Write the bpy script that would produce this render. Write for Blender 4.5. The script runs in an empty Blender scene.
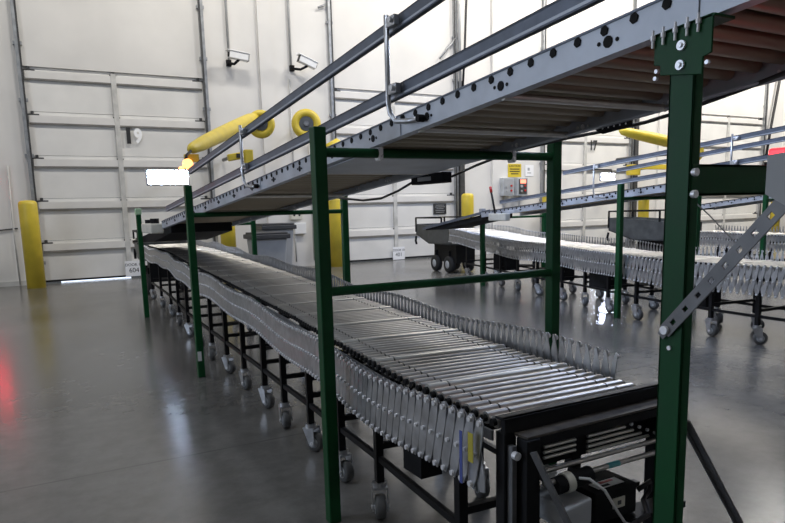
import bpy, bmesh, math, random
from mathutils import Vector, Matrix
random.seed(7)
SC = bpy.context.scene
COL = SC.collection
PI = math.pi
V = Vector

# ------------------------------------------------------------------ materials
def mat(name, col, rough=.5, metal=0.0, var=.12, scale=8.0, rvar=.08, emit=None, estr=0.0, coat=0.0, spec=None, stretch=(1, 1, 1), bump=0.0):
    m = bpy.data.materials.new(name)
    m.use_nodes = True
    nt = m.node_tree
    b = nt.nodes['Principled BSDF']
    tc = nt.nodes.new('ShaderNodeTexCoord')
    mp = nt.nodes.new('ShaderNodeMapping')
    mp.inputs['Scale'].default_value = stretch
    nz = nt.nodes.new('ShaderNodeTexNoise')
    nz.inputs['Scale'].default_value = scale
    nz.inputs['Detail'].default_value = 5
    nt.links.new(tc.outputs['Object'], mp.inputs['Vector'])
    nt.links.new(mp.outputs['Vector'], nz.inputs['Vector'])
    cr = nt.nodes.new('ShaderNodeValToRGB')
    cr.color_ramp.elements[0].position = .3
    cr.color_ramp.elements[1].position = .7
    lo = [max(0, c * (1 - var)) for c in col]
    hi = [min(1, c * (1 + var)) for c in col]
    cr.color_ramp.elements[0].color = (*lo, 1)
    cr.color_ramp.elements[1].color = (*hi, 1)
    nt.links.new(nz.outputs['Fac'], cr.inputs['Fac'])
    nt.links.new(cr.outputs['Color'], b.inputs['Base Color'])
    mr = nt.nodes.new('ShaderNodeMapRange')
    mr.inputs['To Min'].default_value = max(.02, rough - rvar)
    mr.inputs['To Max'].default_value = min(1, rough + rvar)
    nt.links.new(nz.outputs['Fac'], mr.inputs['Value'])
    nt.links.new(mr.outputs['Result'], b.inputs['Roughness'])
    b.inputs['Metallic'].default_value = metal
    if spec is not None: b.inputs['Specular IOR Level'].default_value = spec
    if coat:
        b.inputs['Coat Weight'].default_value = coat
        b.inputs['Coat Roughness'].default_value = .12
    if bump:
        bp = nt.nodes.new('ShaderNodeBump')
        bp.inputs['Strength'].default_value = bump
        bp.inputs['Distance'].default_value = .01
        nt.links.new(nz.outputs['Fac'], bp.inputs['Height'])
        nt.links.new(bp.outputs['Normal'], b.inputs['Normal'])
    if emit:
        b.inputs['Emission Color'].default_value = (*emit, 1)
        b.inputs['Emission Strength'].default_value = estr
    return m

def floor_mat():
    m = bpy.data.materials.new('polished_concrete')
    m.use_nodes = True
    nt = m.node_tree
    b = nt.nodes['Principled BSDF']
    N, L = nt.nodes.new, nt.links.new
    tc = N('ShaderNodeTexCoord')
    n1 = N('ShaderNodeTexNoise'); n1.inputs['Scale'].default_value = .55; n1.inputs['Detail'].default_value = 6
    n2 = N('ShaderNodeTexNoise'); n2.inputs['Scale'].default_value = 9; n2.inputs['Detail'].default_value = 8; n2.inputs['Roughness'].default_value = .7
    L(tc.outputs['Object'], n1.inputs['Vector']); L(tc.outputs['Object'], n2.inputs['Vector'])
    c1 = N('ShaderNodeValToRGB')
    c1.color_ramp.elements[0].position = .32; c1.color_ramp.elements[1].position = .68
    c1.color_ramp.elements[0].color = (.100, .096, .089, 1); c1.color_ramp.elements[1].color = (.165, .159, .148, 1)
    L(n1.outputs['Fac'], c1.inputs['Fac'])
    c2 = N('ShaderNodeValToRGB')
    c2.color_ramp.elements[0].position = .3; c2.color_ramp.elements[1].position = .62
    c2.color_ramp.elements[0].color = (.72, .72, .72, 1); c2.color_ramp.elements[1].color = (1.05, 1.05, 1.05, 1)
    L(n2.outputs['Fac'], c2.inputs['Fac'])
    mx = N('ShaderNodeMix'); mx.data_type = 'RGBA'; mx.blend_type = 'MULTIPLY'; mx.inputs[0].default_value = 1
    L(c1.outputs['Color'], mx.inputs[6]); L(c2.outputs['Color'], mx.inputs[7])
    # saw-cut joints
    sp = N('ShaderNodeSeparateXYZ'); L(tc.outputs['Object'], sp.inputs[0])
    def joint(sock, pitch, off):
        a = N('ShaderNodeMath'); a.operation = 'ADD'; a.inputs[1].default_value = off; L(sock, a.inputs[0])
        md = N('ShaderNodeMath'); md.operation = 'PINGPONG'; md.inputs[1].default_value = pitch / 2; L(a.outputs[0], md.inputs[0])
        lt = N('ShaderNodeMath'); lt.operation = 'LESS_THAN'; lt.inputs[1].default_value = .006; L(md.outputs[0], lt.inputs[0])
        return lt.outputs[0]
    jx = joint(sp.outputs['X'], 9.0, -4.2); jy = joint(sp.outputs['Y'], 3.4, -2.75 + 6.8)
    mxj = N('ShaderNodeMath'); mxj.operation = 'MAXIMUM'; L(jx, mxj.inputs[0]); L(jy, mxj.inputs[1])
    mj = N('ShaderNodeMix'); mj.data_type = 'RGBA'; L(mxj.outputs[0], mj.inputs[0])
    L(mx.outputs[2], mj.inputs[6]); mj.inputs[7].default_value = (.085, .082, .077, 1)
    L(mj.outputs[2], b.inputs['Base Color'])
    mr = N('ShaderNodeMapRange'); mr.inputs['To Min'].default_value = .11; mr.inputs['To Max'].default_value = .30
    L(n1.outputs['Fac'], mr.inputs['Value']); L(mr.outputs['Result'], b.inputs['Roughness'])
    b.inputs['Specular IOR Level'].default_value = .5
    bp = N('ShaderNodeBump'); bp.inputs['Strength'].default_value = .03; bp.inputs['Distance'].default_value = .01
    L(n2.outputs['Fac'], bp.inputs['Height']); L(bp.outputs['Normal'], b.inputs['Normal'])
    return m

M = {
 'floor': floor_mat(),
 'wall': mat('white_wall_paint', (.71, .69, .655), .6, 0, .05, 1.6),
 'door': mat('white_door_panel', (.74, .725, .69), .5, 0, .06, 2.2),
 'strut': mat('white_door_strut', (.72, .70, .665), .5, 0, .05, 4),
 'strut_shadow': mat('painted_strut_shadow', (.20, .19, .175), .7, 0, .25, 5),  # shadow line below each door strut, painted as a dark tone
 'stile': mat('grey_door_stile', (.55, .54, .51), .5, 0, .2, 6),
 'track': mat('galvanised_track', (.36, .37, .38), .45, .7, .2, 12),
 'dark_track': mat('dark_track', (.055, .055, .055), .6, .2, .3, 8),
 'ceiling': mat('ceiling_paint', (.30, .30, .30), .8),
 'galv': mat('galvanised_rail', (.47, .50, .55), .45, .40, .16, 9, .1, bump=.02),
 'rail': mat('grey_guard_rail', (.13, .15, .19), .42, .4, .2, 14),
 'hole': mat('black_hole', (.004, .004, .005), .9),
 'roller': mat('zinc_roller', (.58, .555, .515), .36, .8, .12, 30, .08, stretch=(1, 8, 8)),
 'axle': mat('bright_axle_roller', (.78, .76, .70), .34, .75, .08, 20),
 'uroller': mat('worn_roller', (.38, .325, .24), .40, .55, .2, 6, .1, stretch=(.4, 3, 3)),
 'plate': mat('zinc_link_plate', (.50, .505, .52), .36, .85, .18, 25, .1),
 'bolt': mat('bright_bolt', (.86, .86, .88), .28, .25, .06, 30),
 'black': mat('black_paint', (.009, .009, .010), .5, 0, .3, 20, spec=.2),
 'black_rough': mat('black_plastic', (.014, .014, .015), .75, 0, .3, 15, spec=.15),
 'dgrey': mat('dark_grey_paint', (.075, .08, .08), .45, .1, .25, 10),
 'worn_cover': mat('worn_steel_cover', (.10, .088, .075), .6, .1, .4, 30),
 'flat_bar': mat('raw_steel_bar', (.17, .17, .172), .45, .4, .25, 16),
 'green': mat('green_enamel', (.005, .066, .019), .45, 0, .15, 9, .06, spec=.22),
 'green_cap': mat('pale_green_cap', (.42, .60, .36), .5),
 'yellow': mat('yellow_plastic', (.66, .50, .045), .42, 0, .1, 5),
 'cream': mat('cream_plastic', (.62, .60, .52), .45),
 'white': mat('white_plastic', (.78, .78, .77), .4, 0, .03),
 'paper': mat('white_paper', (.83, .83, .84), .7, 0, .02),
 'ink': mat('black_ink', (.02, .02, .022), .7),
 'faint': mat('faded_ink', (.93, .93, .93), .7),
 'grey': mat('grey_plastic', (.36, .37, .38), .5, 0, .06),
 'lgrey': mat('light_grey_enamel', (.46, .48, .50), .45),
 'lid': mat('charcoal_lid', (.045, .045, .047), .5),
 'rubber': mat('grey_rubber', (.10, .10, .098), .7, 0, .25, 20),
 'tyre': mat('black_tyre', (.02, .02, .02), .75),
 'pipe': mat('painted_conduit', (.50, .50, .49), .45, .3),
 'cable': mat('black_cable', (.015, .013, .014), .5),
 'wire': mat('pale_cable', (.66, .66, .66), .4),
 'label_y': mat('yellow_label', (.50, .43, .05), .5),
 'label_b': mat('blue_label', (.07, .10, .34), .5),
 'red_p': mat('red_plastic', (.5, .02, .02), .4),
 'led': mat('led_lens', (.9, .93, 1), .3, emit=(.62, .76, 1.0), estr=120),
 'led_far': mat('led_lens_dimmer', (.9, .93, 1), .3, emit=(.66, .78, 1.0), estr=170),
 'daylight': mat('daylight_under_door', (.8, .85, 1), .5, emit=(.75, .85, 1), estr=1.6),
 'amber': mat('amber_lens', (.9, .35, .1), .3, emit=(1, .32, .10), estr=4),
 'red_l': mat('red_lens', (.9, .03, .03), .3, emit=(1, .02, .03), estr=3.5),
 'red_signal': mat('red_signal_lens', (.9, .03, .03), .3, emit=(1, .03, .06), estr=22),
 'disp': mat('red_display', (.8, .2, .1), .4, emit=(1, .25, .16), estr=2.2),
 'teal': mat('teal_tape', (.10, .42, .46), .4),
}

# ------------------------------------------------------------------ mesh builder
class MB:
    def __init__(s, *mats):
        s.bm = bmesh.new(); s.mats = list(mats)
    def _mi(s, m):
        if m is None: return 0
        if m not in s.mats: s.mats.append(m)
        return s.mats.index(m)
    def verts_faces(s, pts, faces, m=None, smooth=False):
        k = s._mi(m)
        vs = [s.bm.verts.new(p) for p in pts]
        for f in faces:
            try:
                fc = s.bm.faces.new([vs[i] for i in f]); fc.material_index = k; fc.smooth = smooth
            except ValueError: pass
    def box(s, a, b, m=None):
        x0, y0, z0 = a; x1, y1, z1 = b
        p = [(x0,y0,z0),(x1,y0,z0),(x1,y1,z0),(x0,y1,z0),(x0,y0,z1),(x1,y0,z1),(x1,y1,z1),(x0,y1,z1)]
        s.verts_faces(p, [(0,3,2,1),(4,5,6,7),(0,1,5,4),(1,2,6,5),(2,3,7,6),(3,0,4,7)], m)
    def bar(s, p, q, w, h, m=None, up=(0,0,1)):
        """rectangular bar from p to q: w sideways, h along up"""
        p, q = V(p), V(q); t = (q - p).normalized(); u = V(up)
        sd = t.cross(u)
        if sd.length < 1e-5: sd = t.cross(V((1,0,0)))
        sd.normalize(); u = sd.cross(t).normalized()
        pts = []
        for c in (p, q):
            for a, b in ((-1,-1),(1,-1),(1,1),(-1,1)): pts.append(c + sd * (a*w/2) + u * (b*h/2))
        s.verts_faces(pts, [(0,1,2,3),(7,6,5,4),(0,4,5,1),(1,5,6,2),(2,6,7,3),(3,7,4,0)], m)
    def cyl(s, p, q, r, m=None, n=12, r2=None, cap=True):
        p, q = V(p), V(q); t = (q - p).normalized()
        a = t.orthogonal().normalized(); b = t.cross(a)
        r2 = r if r2 is None else r2
        pts = [p + (a*math.cos(2*PI*i/n) + b*math.sin(2*PI*i/n)) * r for i in range(n)] + \
              [q + (a*math.cos(2*PI*i/n) + b*math.sin(2*PI*i/n)) * r2 for i in range(n)]
        s.verts_faces(pts, [(i, (i+1) % n, n + (i+1) % n, n + i) for i in range(n)], m, True)
        if cap:
            s.verts_faces(pts[:n], [tuple(range(n-1, -1, -1))], m)
            s.verts_faces(pts[n:], [tuple(range(n))], m)
    def tube(s, pts, r, m=None, n=8):
        """swept tube through points"""
        P = [V(p) for p in pts]; rings = []
        t0 = (P[1]-P[0]).normalized(); a = t0.orthogonal().normalized()
        for i, p in enumerate(P):
            t = (P[min(i+1, len(P)-1)] - P[max(i-1, 0)]).normalized()
            a = (a - t * a.dot(t)).normalized(); b = t.cross(a)
            rr = r[i] if isinstance(r, (list, tuple)) else r
            rings += [p + (a*math.cos(2*PI*k/n) + b*math.sin(2*PI*k/n)) * rr for k in range(n)]
        f = []
        for i in range(len(P)-1):
            for k in range(n): f.append((i*n+k, i*n+(k+1) % n, (i+1)*n+(k+1) % n, (i+1)*n+k))
        f.append(tuple(range(n-1, -1, -1))); f.append(tuple((len(P)-1)*n+k for k in range(n)))
        s.verts_faces(rings, f, m, True)
    def prism(s, poly, off, m=None):
        """polygon (list of 3d points) extruded by vector off"""
        o = V(off); a = [V(p) for p in poly]; n = len(a)
        pts = a + [p + o for p in a]
        s.verts_faces(pts, [tuple(range(n-1, -1, -1)), tuple(range(n, 2*n))] + [(i, (i+1) % n, n+(i+1) % n, n+i) for i in range(n)], m)
    def torus(s, c, axis, R, r, m=None, n=28, k=10):
        c, ax = V(c), V(axis).normalized(); a = ax.orthogonal().normalized(); b = ax.cross(a)
        pts = []
        for i in range(n):
            d = a*math.cos(2*PI*i/n) + b*math.sin(2*PI*i/n)
            for j in range(k): pts.append(c + d*(R + r*math.cos(2*PI*j/k)) + ax*(r*math.sin(2*PI*j/k)))
        s.verts_faces(pts, [(i*k+j, ((i+1) % n)*k+j, ((i+1) % n)*k+(j+1) % k, i*k+(j+1) % k) for i in range(n) for j in range(k)], m, True)
    def lathe(s, c, axis, prof, m=None, n=24):
        c, ax = V(c), V(axis).normalized(); a = ax.orthogonal().normalized(); b = ax.cross(a)
        pts = [c + ax*h + (a*math.cos(2*PI*i/n) + b*math.sin(2*PI*i/n))*r for (r, h) in prof for i in range(n)]
        f = [(j*n+i, j*n+(i+1) % n, (j+1)*n+(i+1) % n, (j+1)*n+i) for j in range(len(prof)-1) for i in range(n)]
        f.append(tuple(range(n-1, -1, -1))); f.append(tuple((len(prof)-1)*n+i for i in range(n)))
        s.verts_faces(pts, f, m, True)
    def mesh(s, name, m0=None):
        if m0 is not None and (not s.mats or s.mats[0] != m0):
            if s.mats and None in s.mats: s.mats.remove(None)
        bmesh.ops.recalc_face_normals(s.bm, faces=s.bm.faces[:])
        me = bpy.data.meshes.new(name); s.bm.to_mesh(me); s.bm.free()
        for k in s.mats: me.materials.append(M[k])
        return me
    def build(s, name, parent=None, bevel=0.0):
        me = s.mesh(name)
        o = bpy.data.objects.new(name, me); COL.objects.link(o)
        if parent is not None: attach(o, parent)
        if bevel:
            b = o.modifiers.new('bevel', 'BEVEL'); b.width = bevel; b.segments = 2; b.limit_method = 'ANGLE'
        return o

def attach(o, parent):
    """parent o, keeping the coordinates its mesh was written in (parents sit unrotated)"""
    o.parent = parent
    w = V((0,0,0)); p = parent
    while p is not None: w += p.location; p = p.parent
    o.location = o.location - w

def thing(name, loc, label, cat, group=None):
    o = bpy.data.objects.new(name, None); COL.objects.link(o); o.location = loc
    o.empty_display_size = .05
    return tag(o, label, cat, group)
def tag(o, label, cat, group=None):
    o['label'] = label; o['category'] = cat
    if group: o['group'] = group
    return o
def struct(o):
    o['kind'] = 'structure'; return o

def text_mesh(name, s, size, m, loc, rot, parent=None, align='CENTER', sx=1.0, extrude=.0008, bold=0.0):
    cu = bpy.data.curves.new(name, 'FONT'); cu.body = s; cu.size = size; cu.align_x = align; cu.align_y = 'CENTER'; cu.extrude = extrude; cu.offset = bold
    t = bpy.data.objects.new(name, cu); COL.objects.link(t)
    dg = bpy.context.evaluated_depsgraph_get(); dg.update()
    me = bpy.data.meshes.new_from_object(t.evaluated_get(dg))
    bpy.data.objects.remove(t); bpy.data.curves.remove(cu)
    mt = Matrix.Translation(loc) @ rot.to_matrix().to_4x4() @ Matrix.Diagonal((sx, 1, 1, 1))
    me.transform(mt)
    me.materials.clear(); me.materials.append(M[m]); me.name = name
    o = bpy.data.objects.new(name, me); COL.objects.link(o)
    if parent is not None: attach(o, parent)
    return o
from mathutils import Euler
FACE = Euler((PI/2, 0, 0))      # text standing on a wall that faces -Y

# ------------------------------------------------------------------ camera
A_right = None
def camera():
    f, pitch, roll, yaw = 662.1, math.radians(9.11), math.radians(-1.48), math.radians(28.8)
    cp, sp, cr, sr = math.cos(pitch), math.sin(pitch), math.cos(roll), math.sin(roll)
    F = V((0, cp, -sp)); U = V((0, sp, cp)); R = V((1, 0, 0))
    right = R*cr + U*sr; up = -R*sr + U*cr
    rz = Matrix.Rotation(-yaw, 3, 'Z')
    right, up, F = rz @ right, rz @ up, rz @ F
    m = Matrix((right, up, -F)).transposed().to_4x4(); m.translation = V((0, 0, 1.0))
    cd = bpy.data.cameras.new('camera'); c = bpy.data.objects.new('camera', cd); COL.objects.link(c)
    c.matrix_world = m
    cd.sensor_width = 36; cd.sensor_fit = 'HORIZONTAL'; cd.lens = f * 36 / 785
    cd.shift_y = 54 / 785; cd.clip_start = .02; cd.clip_end = 200
    SC.camera = c
camera()

# ------------------------------------------------------------------ setting
YW = 11.5
def simple_box(name, a, b, m):
    mb = MB(m); mb.box(a, b); return mb.build(name)
struct(simple_box('floor', (-5, -5, -.1), (26, YW + .3, 0), 'floor'))
struct(simple_box('ceiling', (-5, -5, 7.2), (26, YW + .3, 7.3), 'ceiling'))
struct(simple_box('wall_left', (-5.2, -5, -.1), (-5, YW + .3, 7.3), 'wall'))
struct(simple_box('wall_right', (26, -5, -.1), (26.2, YW + .3, 7.3), 'wall'))
struct(simple_box('wall_front', (-5.2, -5.2, -.1), (26.2, -5, 7.3), 'wall'))
mb = MB('wall')
DX = [(.20, 2.88), (5.17, 7.88), (10.18, 12.96), (15.3, 18.15)]
DH = 3.22
x = -5.0
for a, b in DX:
    mb.box((x, YW, 0), (a, YW + .2, 7.2)); x = b
mb.box((x, YW, 0), (26, YW + .2, 7.2))
for a, b in DX: mb.box((a, YW, DH), (b, YW + .2, 7.2))
for xx in (3.93, 8.9, 14.0, 19.2):        # shallow pilasters
    mb.box((xx - .10, YW - .05, 0), (xx + .14, YW, 7.2))
struct(mb.build('wall_back'))

def dock_door(n, x0, x1):
    mb = MB('door'); yf = YW + .035
    for i in range(5):
        z0 = .02 + i * .64
        mb.box((x0 + .03, yf, z0), (x1 - .03, yf + .05, z0 + .634))
    d = mb.build('door_%d' % n); struct(d)
    for i in range(5):
        z = .505 + i * .637
        s = MB('strut'); s.box((x0 + .05, yf - .035, z), (x1 - .05, yf, z + .105)); s.box((x0 + .05, yf - .034, z - .024), (x1 - .05, yf - .002, z - .001), 'strut_shadow')  # dark strip below the strut is its painted shadow
        s.build('strut', d)
    xm = (x0 + x1) / 2 - .07
    s = MB('stile'); s.box((xm - .038, yf - .040, .1), (xm + .038, yf, DH - .03)); s.build('stile', d)
    for xs in (x0 + .06, x1 - .06):
        s = MB('strut'); s.box((xs - .05, yf - .005, .05), (xs + .05, yf, DH - .03)); s.build('stile', d)
    for i in range(5):
        z = .62 + i * .637
        for xs, w in ((x0 + .1, .09), (xm, .05), (x1 - .1, .09)):
            h = MB('dark_track'); h.box((xs - w, yf - .02, z - .012), (xs + w, yf, z + .012)); h.box((xs - .02, yf - .03, z - .05), (xs + .02, yf, z + .05)); h.build('hinge', d)
    s = MB('black_rough'); s.box((x0 + .02, yf - .01, .022), (x1 - .02, yf + .03, .05)); s.build('bottom_seal', d)
    if n == 1:
        s = MB('daylight'); s.box((x0 + .25, yf + .01, .002), (x1 - 1.4, yf + .02, .020)); s.build('daylight_gap', d)
    return d
doors = [dock_door(i + 1, a, b) for i, (a, b) in enumerate(DX)]
k = 0
for a, b in DX:
    for xx, sgn in ((a, -1), (b, 1)):
        k += 1
        t = MB('track'); t.box((xx - .035, YW - .07, .0), (xx + .035, YW - .005, 6.2))
        t.box((xx - .035 + (.045 if sgn < 0 else 0), YW - .075, .0), (xx - .01 + (.045 if sgn < 0 else 0), YW - .06, 6.2), 'dark_track')
        for z in (.3, 1.1, 1.9, 2.7, 3.5, 4.3): t.box((xx - .06, YW - .05, z), (xx + .06, YW - .004, z + .05), 'track')
        struct(t.build('trim_%d' % k))
# deep dark seal at some jambs
for xx in (7.99, 13.07):
    k += 1
    t = MB('dark_track'); t.box((xx - .06, YW - .11, 0), (xx + .05, YW - .005, 3.5)); struct(t.build('trim_%d' % k))
k += 1
struct(simple_box('baseboard_back', (-5, YW - .02, 0), (.16, YW, .07), 'stile'))

# numbers and notices on the doors
def num(s, x, z, lab, second=None, bold=.010):
    t = thing('door_number', (x, YW - .008, z), lab, 'number')
    text_mesh('digits', s, .30, 'ink', (x, YW - .008, z), FACE, t, sx=.8, bold=bold)
    if second: text_mesh('faded_digit', second, .30, 'faint', (x + .145, YW - .008, z), FACE, t, sx=.8, bold=.012)
num('1', 1.62, 2.25, 'black door number on the left dock door, its second digit faded', '9', .024)
num('17', 11.73, 2.33, 'black number 17 high on the dock door beyond the main conveyor')

def notice(x, z, top, bot, lab):
    t = thing('door_notice', (x, YW - .01, z - .13), lab, 'notice')
    p = MB('paper'); p.box((x - .135, YW - .006, z - .125), (x + .135, YW - .002, z + .125)); p.build('sheet', t)
    text_mesh('heading', top, .062, 'ink', (x, YW - .007, z + .06), FACE, t)
    text_mesh('number', bot, .105, 'ink', (x, YW - .007, z - .03), FACE, t)
notice(1.53, .155, 'DOOR 19', '604', 'white paper notice at the foot of the left dock door')
notice(6.50, .135, 'DOOR 18', '401', 'white paper notice at the foot of the dock door behind the tall green frame')
t = thing('instruction_plate', (7.5, YW, .88), 'small dark instruction plate on white dock door above the far hopper cart', 'sign')
p = MB('ink'); p.box((7.35, YW + .020, .875), (7.66, YW + .034, 1.09)); p.build('plate', t)
p = MB('grey')
for i, w in enumerate((.20, .24, .17, .22, .19)): p.box((7.505 - w/2, YW + .0185, 1.055 - i*.036), (7.505 + w/2, YW + .0205, 1.063 - i*.036))
p.build('text_lines', t)

# ------------------------------------------------------------------ bollards
def bollard(x, y, h, lab, r=.125):
    mb = MB('yellow')
    mb.lathe((x, y, 0), (0, 0, 1), [(r, 0), (r, h - .06), (r*.93, h - .025), (r*.7, h - .006), (r*.3, h)], n=28)
    tag(mb.build('bollard'), lab, 'bollard', 'yellow bollards along the dock wall')
bollard(.10, 10.95, 1.26, 'yellow bollard standing left of the left dock door')
bollard(3.0, 11.1, 1.22, 'yellow bollard behind the grey bins, mostly hidden by the conveyor')
bollard(4.93, 11.0, 1.24, 'yellow bollard seen between the two posts of the near green frame')
bollard(7.93, 11.15, 1.28, 'yellow bollard below the wall control boxes')
bollard(10.02, 11.1, 1.26, 'yellow bollard partly hidden by the tall green frame post')
bollard(13.02, 11.1, 1.14, 'yellow bollard seen above the far hopper cart on the right')
bollard(18.3, 11.1, 1.2, 'yellow bollard at far right behind the perforated strut')

# ------------------------------------------------------------------ wall fittings
def tubeobj(name, pts, r, m, lab, cat, group=None, n=8):
    mb = MB(m); mb.tube(pts, r, n=n); return tag(mb.build(name), lab, cat, group)
tubeobj('conduit', [(3.31, YW - .03, 6.5), (3.31, YW - .03, 3.55)], .022, 'pipe', 'thin conduit dropping to the left security camera', 'conduit', 'wall conduits')
tubeobj('conduit', [(4.40, YW - .03, 6.5), (4.40, YW - .03, 3.55)], .022, 'pipe', 'thin conduit dropping to the right security camera', 'conduit', 'wall conduits')
tubeobj('conduit', [(4.36, YW - .03, 3.3), (4.36, YW - .03, 1.02)], .016, 'pipe', 'thin conduit rising from the small junction box', 'conduit', 'wall conduits')
tubeobj('conduit', [(9.03, YW - .03, 6.5), (9.03, YW - .03, 1.62)], .018, 'pipe', 'thin conduit dropping to the grey wall control boxes', 'conduit', 'wall conduits')
tubeobj('conduit', [(4.68, YW - .03, 2.2), (4.68, YW - .03, .1)], .014, 'pipe', 'thin conduit to the floor right of the small junction box', 'conduit', 'wall conduits')
tubeobj('conduit', [(4.33, YW - .03, .7), (4.33, YW - .03, .1)], .014, 'pipe', 'thin conduit to the floor below the small junction box', 'conduit', 'wall conduits')
tubeobj('wall_pole', [(-.11, YW - .06, .005), (-.115, YW - .05, 1.0), (-.10, YW - .03, 1.78)], .013, 'stile', 'thin pale pole leaning on the wall left of the yellow bollard', 'pole')
tubeobj('wall_cable', [(-.9, YW - .02, .92), (-.6, YW - .02, .86), (-.3, YW - .02, .84), (-.06, YW - .02, .86)], .010, 'cable', 'dark cable sagging along the wall to the left bollard', 'cable')
tubeobj('downpipe', [(7.93, YW - .10, 6.5), (7.95, YW - .10, 3.3)], .03, 'pipe', 'grey pipe on the wall right of the middle dock door', 'pipe')
tubeobj('hanging_cable', [(8.12, YW - .12, 6.5), (8.11, YW - .12, 5.2), (8.05, YW - .12, 4.0), (8.0, YW - .12, 3.4)], .022, 'cable', 'black cable hanging beside the grey wall pipe', 'cable')
tubeobj('hanging_cable', [(18.75, YW - .1, 5.0), (18.55, YW - .1, 4.0), (18.32, YW - .1, 2.9), (18.2, YW - .1, 2.2)], .035, 'cable', 'black cable hanging at far right beside the dock door', 'cable')
for x0, z0, x1, z1, zz in ((4.95, 4.55, 5.10, 4.62, 0), (7.5, 3.9, 7.9, 4.35, 0)):
    tubeobj('wall_brace', [(x0, YW - .06, z0), (x1, YW - .06, z1)], .018, 'track', 'short slanting brace on the %s door track' % ('left' if x0 < 6 else 'right'), 'brace')

def cctv(x, y, z, yaw, roll, lab, mx):
    t = thing('security_camera', (mx, YW - .04, z - .1), lab, 'camera', 'security cameras on the dock wall')
    b = MB('black_rough'); b.box((mx - .04, YW - .05, z - .12), (mx + .04, YW - .002, z - .02)); b.build('wall_bracket', t)
    b = MB('black_rough'); b.tube([(mx, YW - .05, z - .08), (mx + (x - mx)*.5, YW - .18, z - .11), (x, y, z - .06)], .022); b.build('arm', t)
    d = V((math.cos(yaw), -math.sin(yaw)*.4, roll)).normalized()
    c = V((x, y, z))
    b = MB('white'); b.bar(c - d*.16, c + d*.16, .11, .11); b.bar(c - d*.18 + V((0,0,.062)), c + d*.20 + V((0,0,.062)), .14, .018); b.build('housing', t, .012)
    b = MB('black_rough'); b.cyl(c + d*.16, c + d*.17, .04); b.build('lens', t)
    b = MB('ink'); b.bar(c - d*.17, c - d*.16, .11, .11); b.build('rear_cap', t)
cctv(3.40, YW - .26, 3.56, PI*.97, .10, 'white security camera on the wall right of the left door', 3.30)
cctv(4.62, YW - .26, 3.56, .1, -.38, 'white security camera tilted down, second from the left on the wall', 4.42)

t = thing('junction_box', (4.36, YW, .9), 'small cream junction box with two outlets on the wall behind the grey bins', 'electrical box')
b = MB('cream'); b.box((4.25, YW - .08, .86), (4.47, YW, 1.02)); b.build('outlet_box', t, .008)
b = MB('ink'); b.cyl((4.31, YW - .084, .94), (4.31, YW - .078, .94), .02); b.cyl((4.41, YW - .084, .94), (4.41, YW - .078, .94), .02); b.build('outlet', t)
b = MB('white'); b.box((4.31, YW - .08, .60), (4.53, YW, .80)); b.build('lower_box', t, .008)

def control_box(x0, x1, lab, m, red):
    t = thing('control_box', ((x0+x1)/2, YW, 1.2), lab, 'control box')
    b = MB('lgrey'); b.box((x0, YW - .16, 1.22), (x1, YW, 1.60)); b.build('enclosure', t, .01)
    b = MB(m); b.box((x0 + .03, YW - .166, 1.25), (x1 - .03, YW - .16, 1.57)); b.build('front_panel', t)
    if red:
        b = MB('disp'); b.box((x0 + .07, YW - .172, 1.48), (x1 - .06, YW - .166, 1.56)); b.build('display', t)
    for zk in (1.43, 1.33):
        b = MB('red_p'); b.cyl((x1 - .08, YW - .185, zk), (x1 - .08, YW - .165, zk), .022); b.build('button', t)
    for zk, rk in ((1.42, .03), (1.32, .02)):
        b = MB('grey'); b.cyl((x0 + .1, YW - .185, zk), (x0 + .1, YW - .165, zk), rk); b.build('knob', t)
    b = MB('pipe'); b.cyl(((x0+x1)/2, YW - .05, 1.0), ((x0+x1)/2, YW - .05, 1.22), .02); b.build('conduit_stub', t)
control_box(8.98, 9.28, 'grey control box on the wall, left of the box with the red display', 'grey', False)
control_box(9.38, 9.66, 'grey control box with lit red display on the wall', 'dgrey', True)
t = thing('warning_sign', (9.42, YW, 1.62), 'yellow warning sign above the wall control boxes', 'sign')
b = MB('yellow'); b.box((9.24, YW - .012, 1.62), (9.60, YW - .002, 1.90)); b.build('panel', t)
text_mesh('heading', 'CAUTION', .068, 'ink', (9.42, YW - .014, 1.855), FACE, t)
b = MB('ink')
for i, w in enumerate((.26, .28, .2)): b.box((9.42 - w/2, YW - .0145, 1.78 - i*.05), (9.42 + w/2, YW - .0125, 1.80 - i*.05))
b.build('text_lines', t)
t = thing('paper_notice', (9.83, YW, 1.66), 'small white paper notice right of the yellow warning sign', 'notice')
b = MB('paper'); b.box((9.72, YW - .008, 1.64), (9.95, YW - .002, 1.88)); b.build('sheet', t)
b = MB('grey'); b.box((9.78, YW - .0095, 1.76), (9.84, YW - .0085, 1.82)); b.box((9.77, YW - .0095, 1.70), (9.88, YW - .0085, 1.72)); b.build('text_lines', t)

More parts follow.
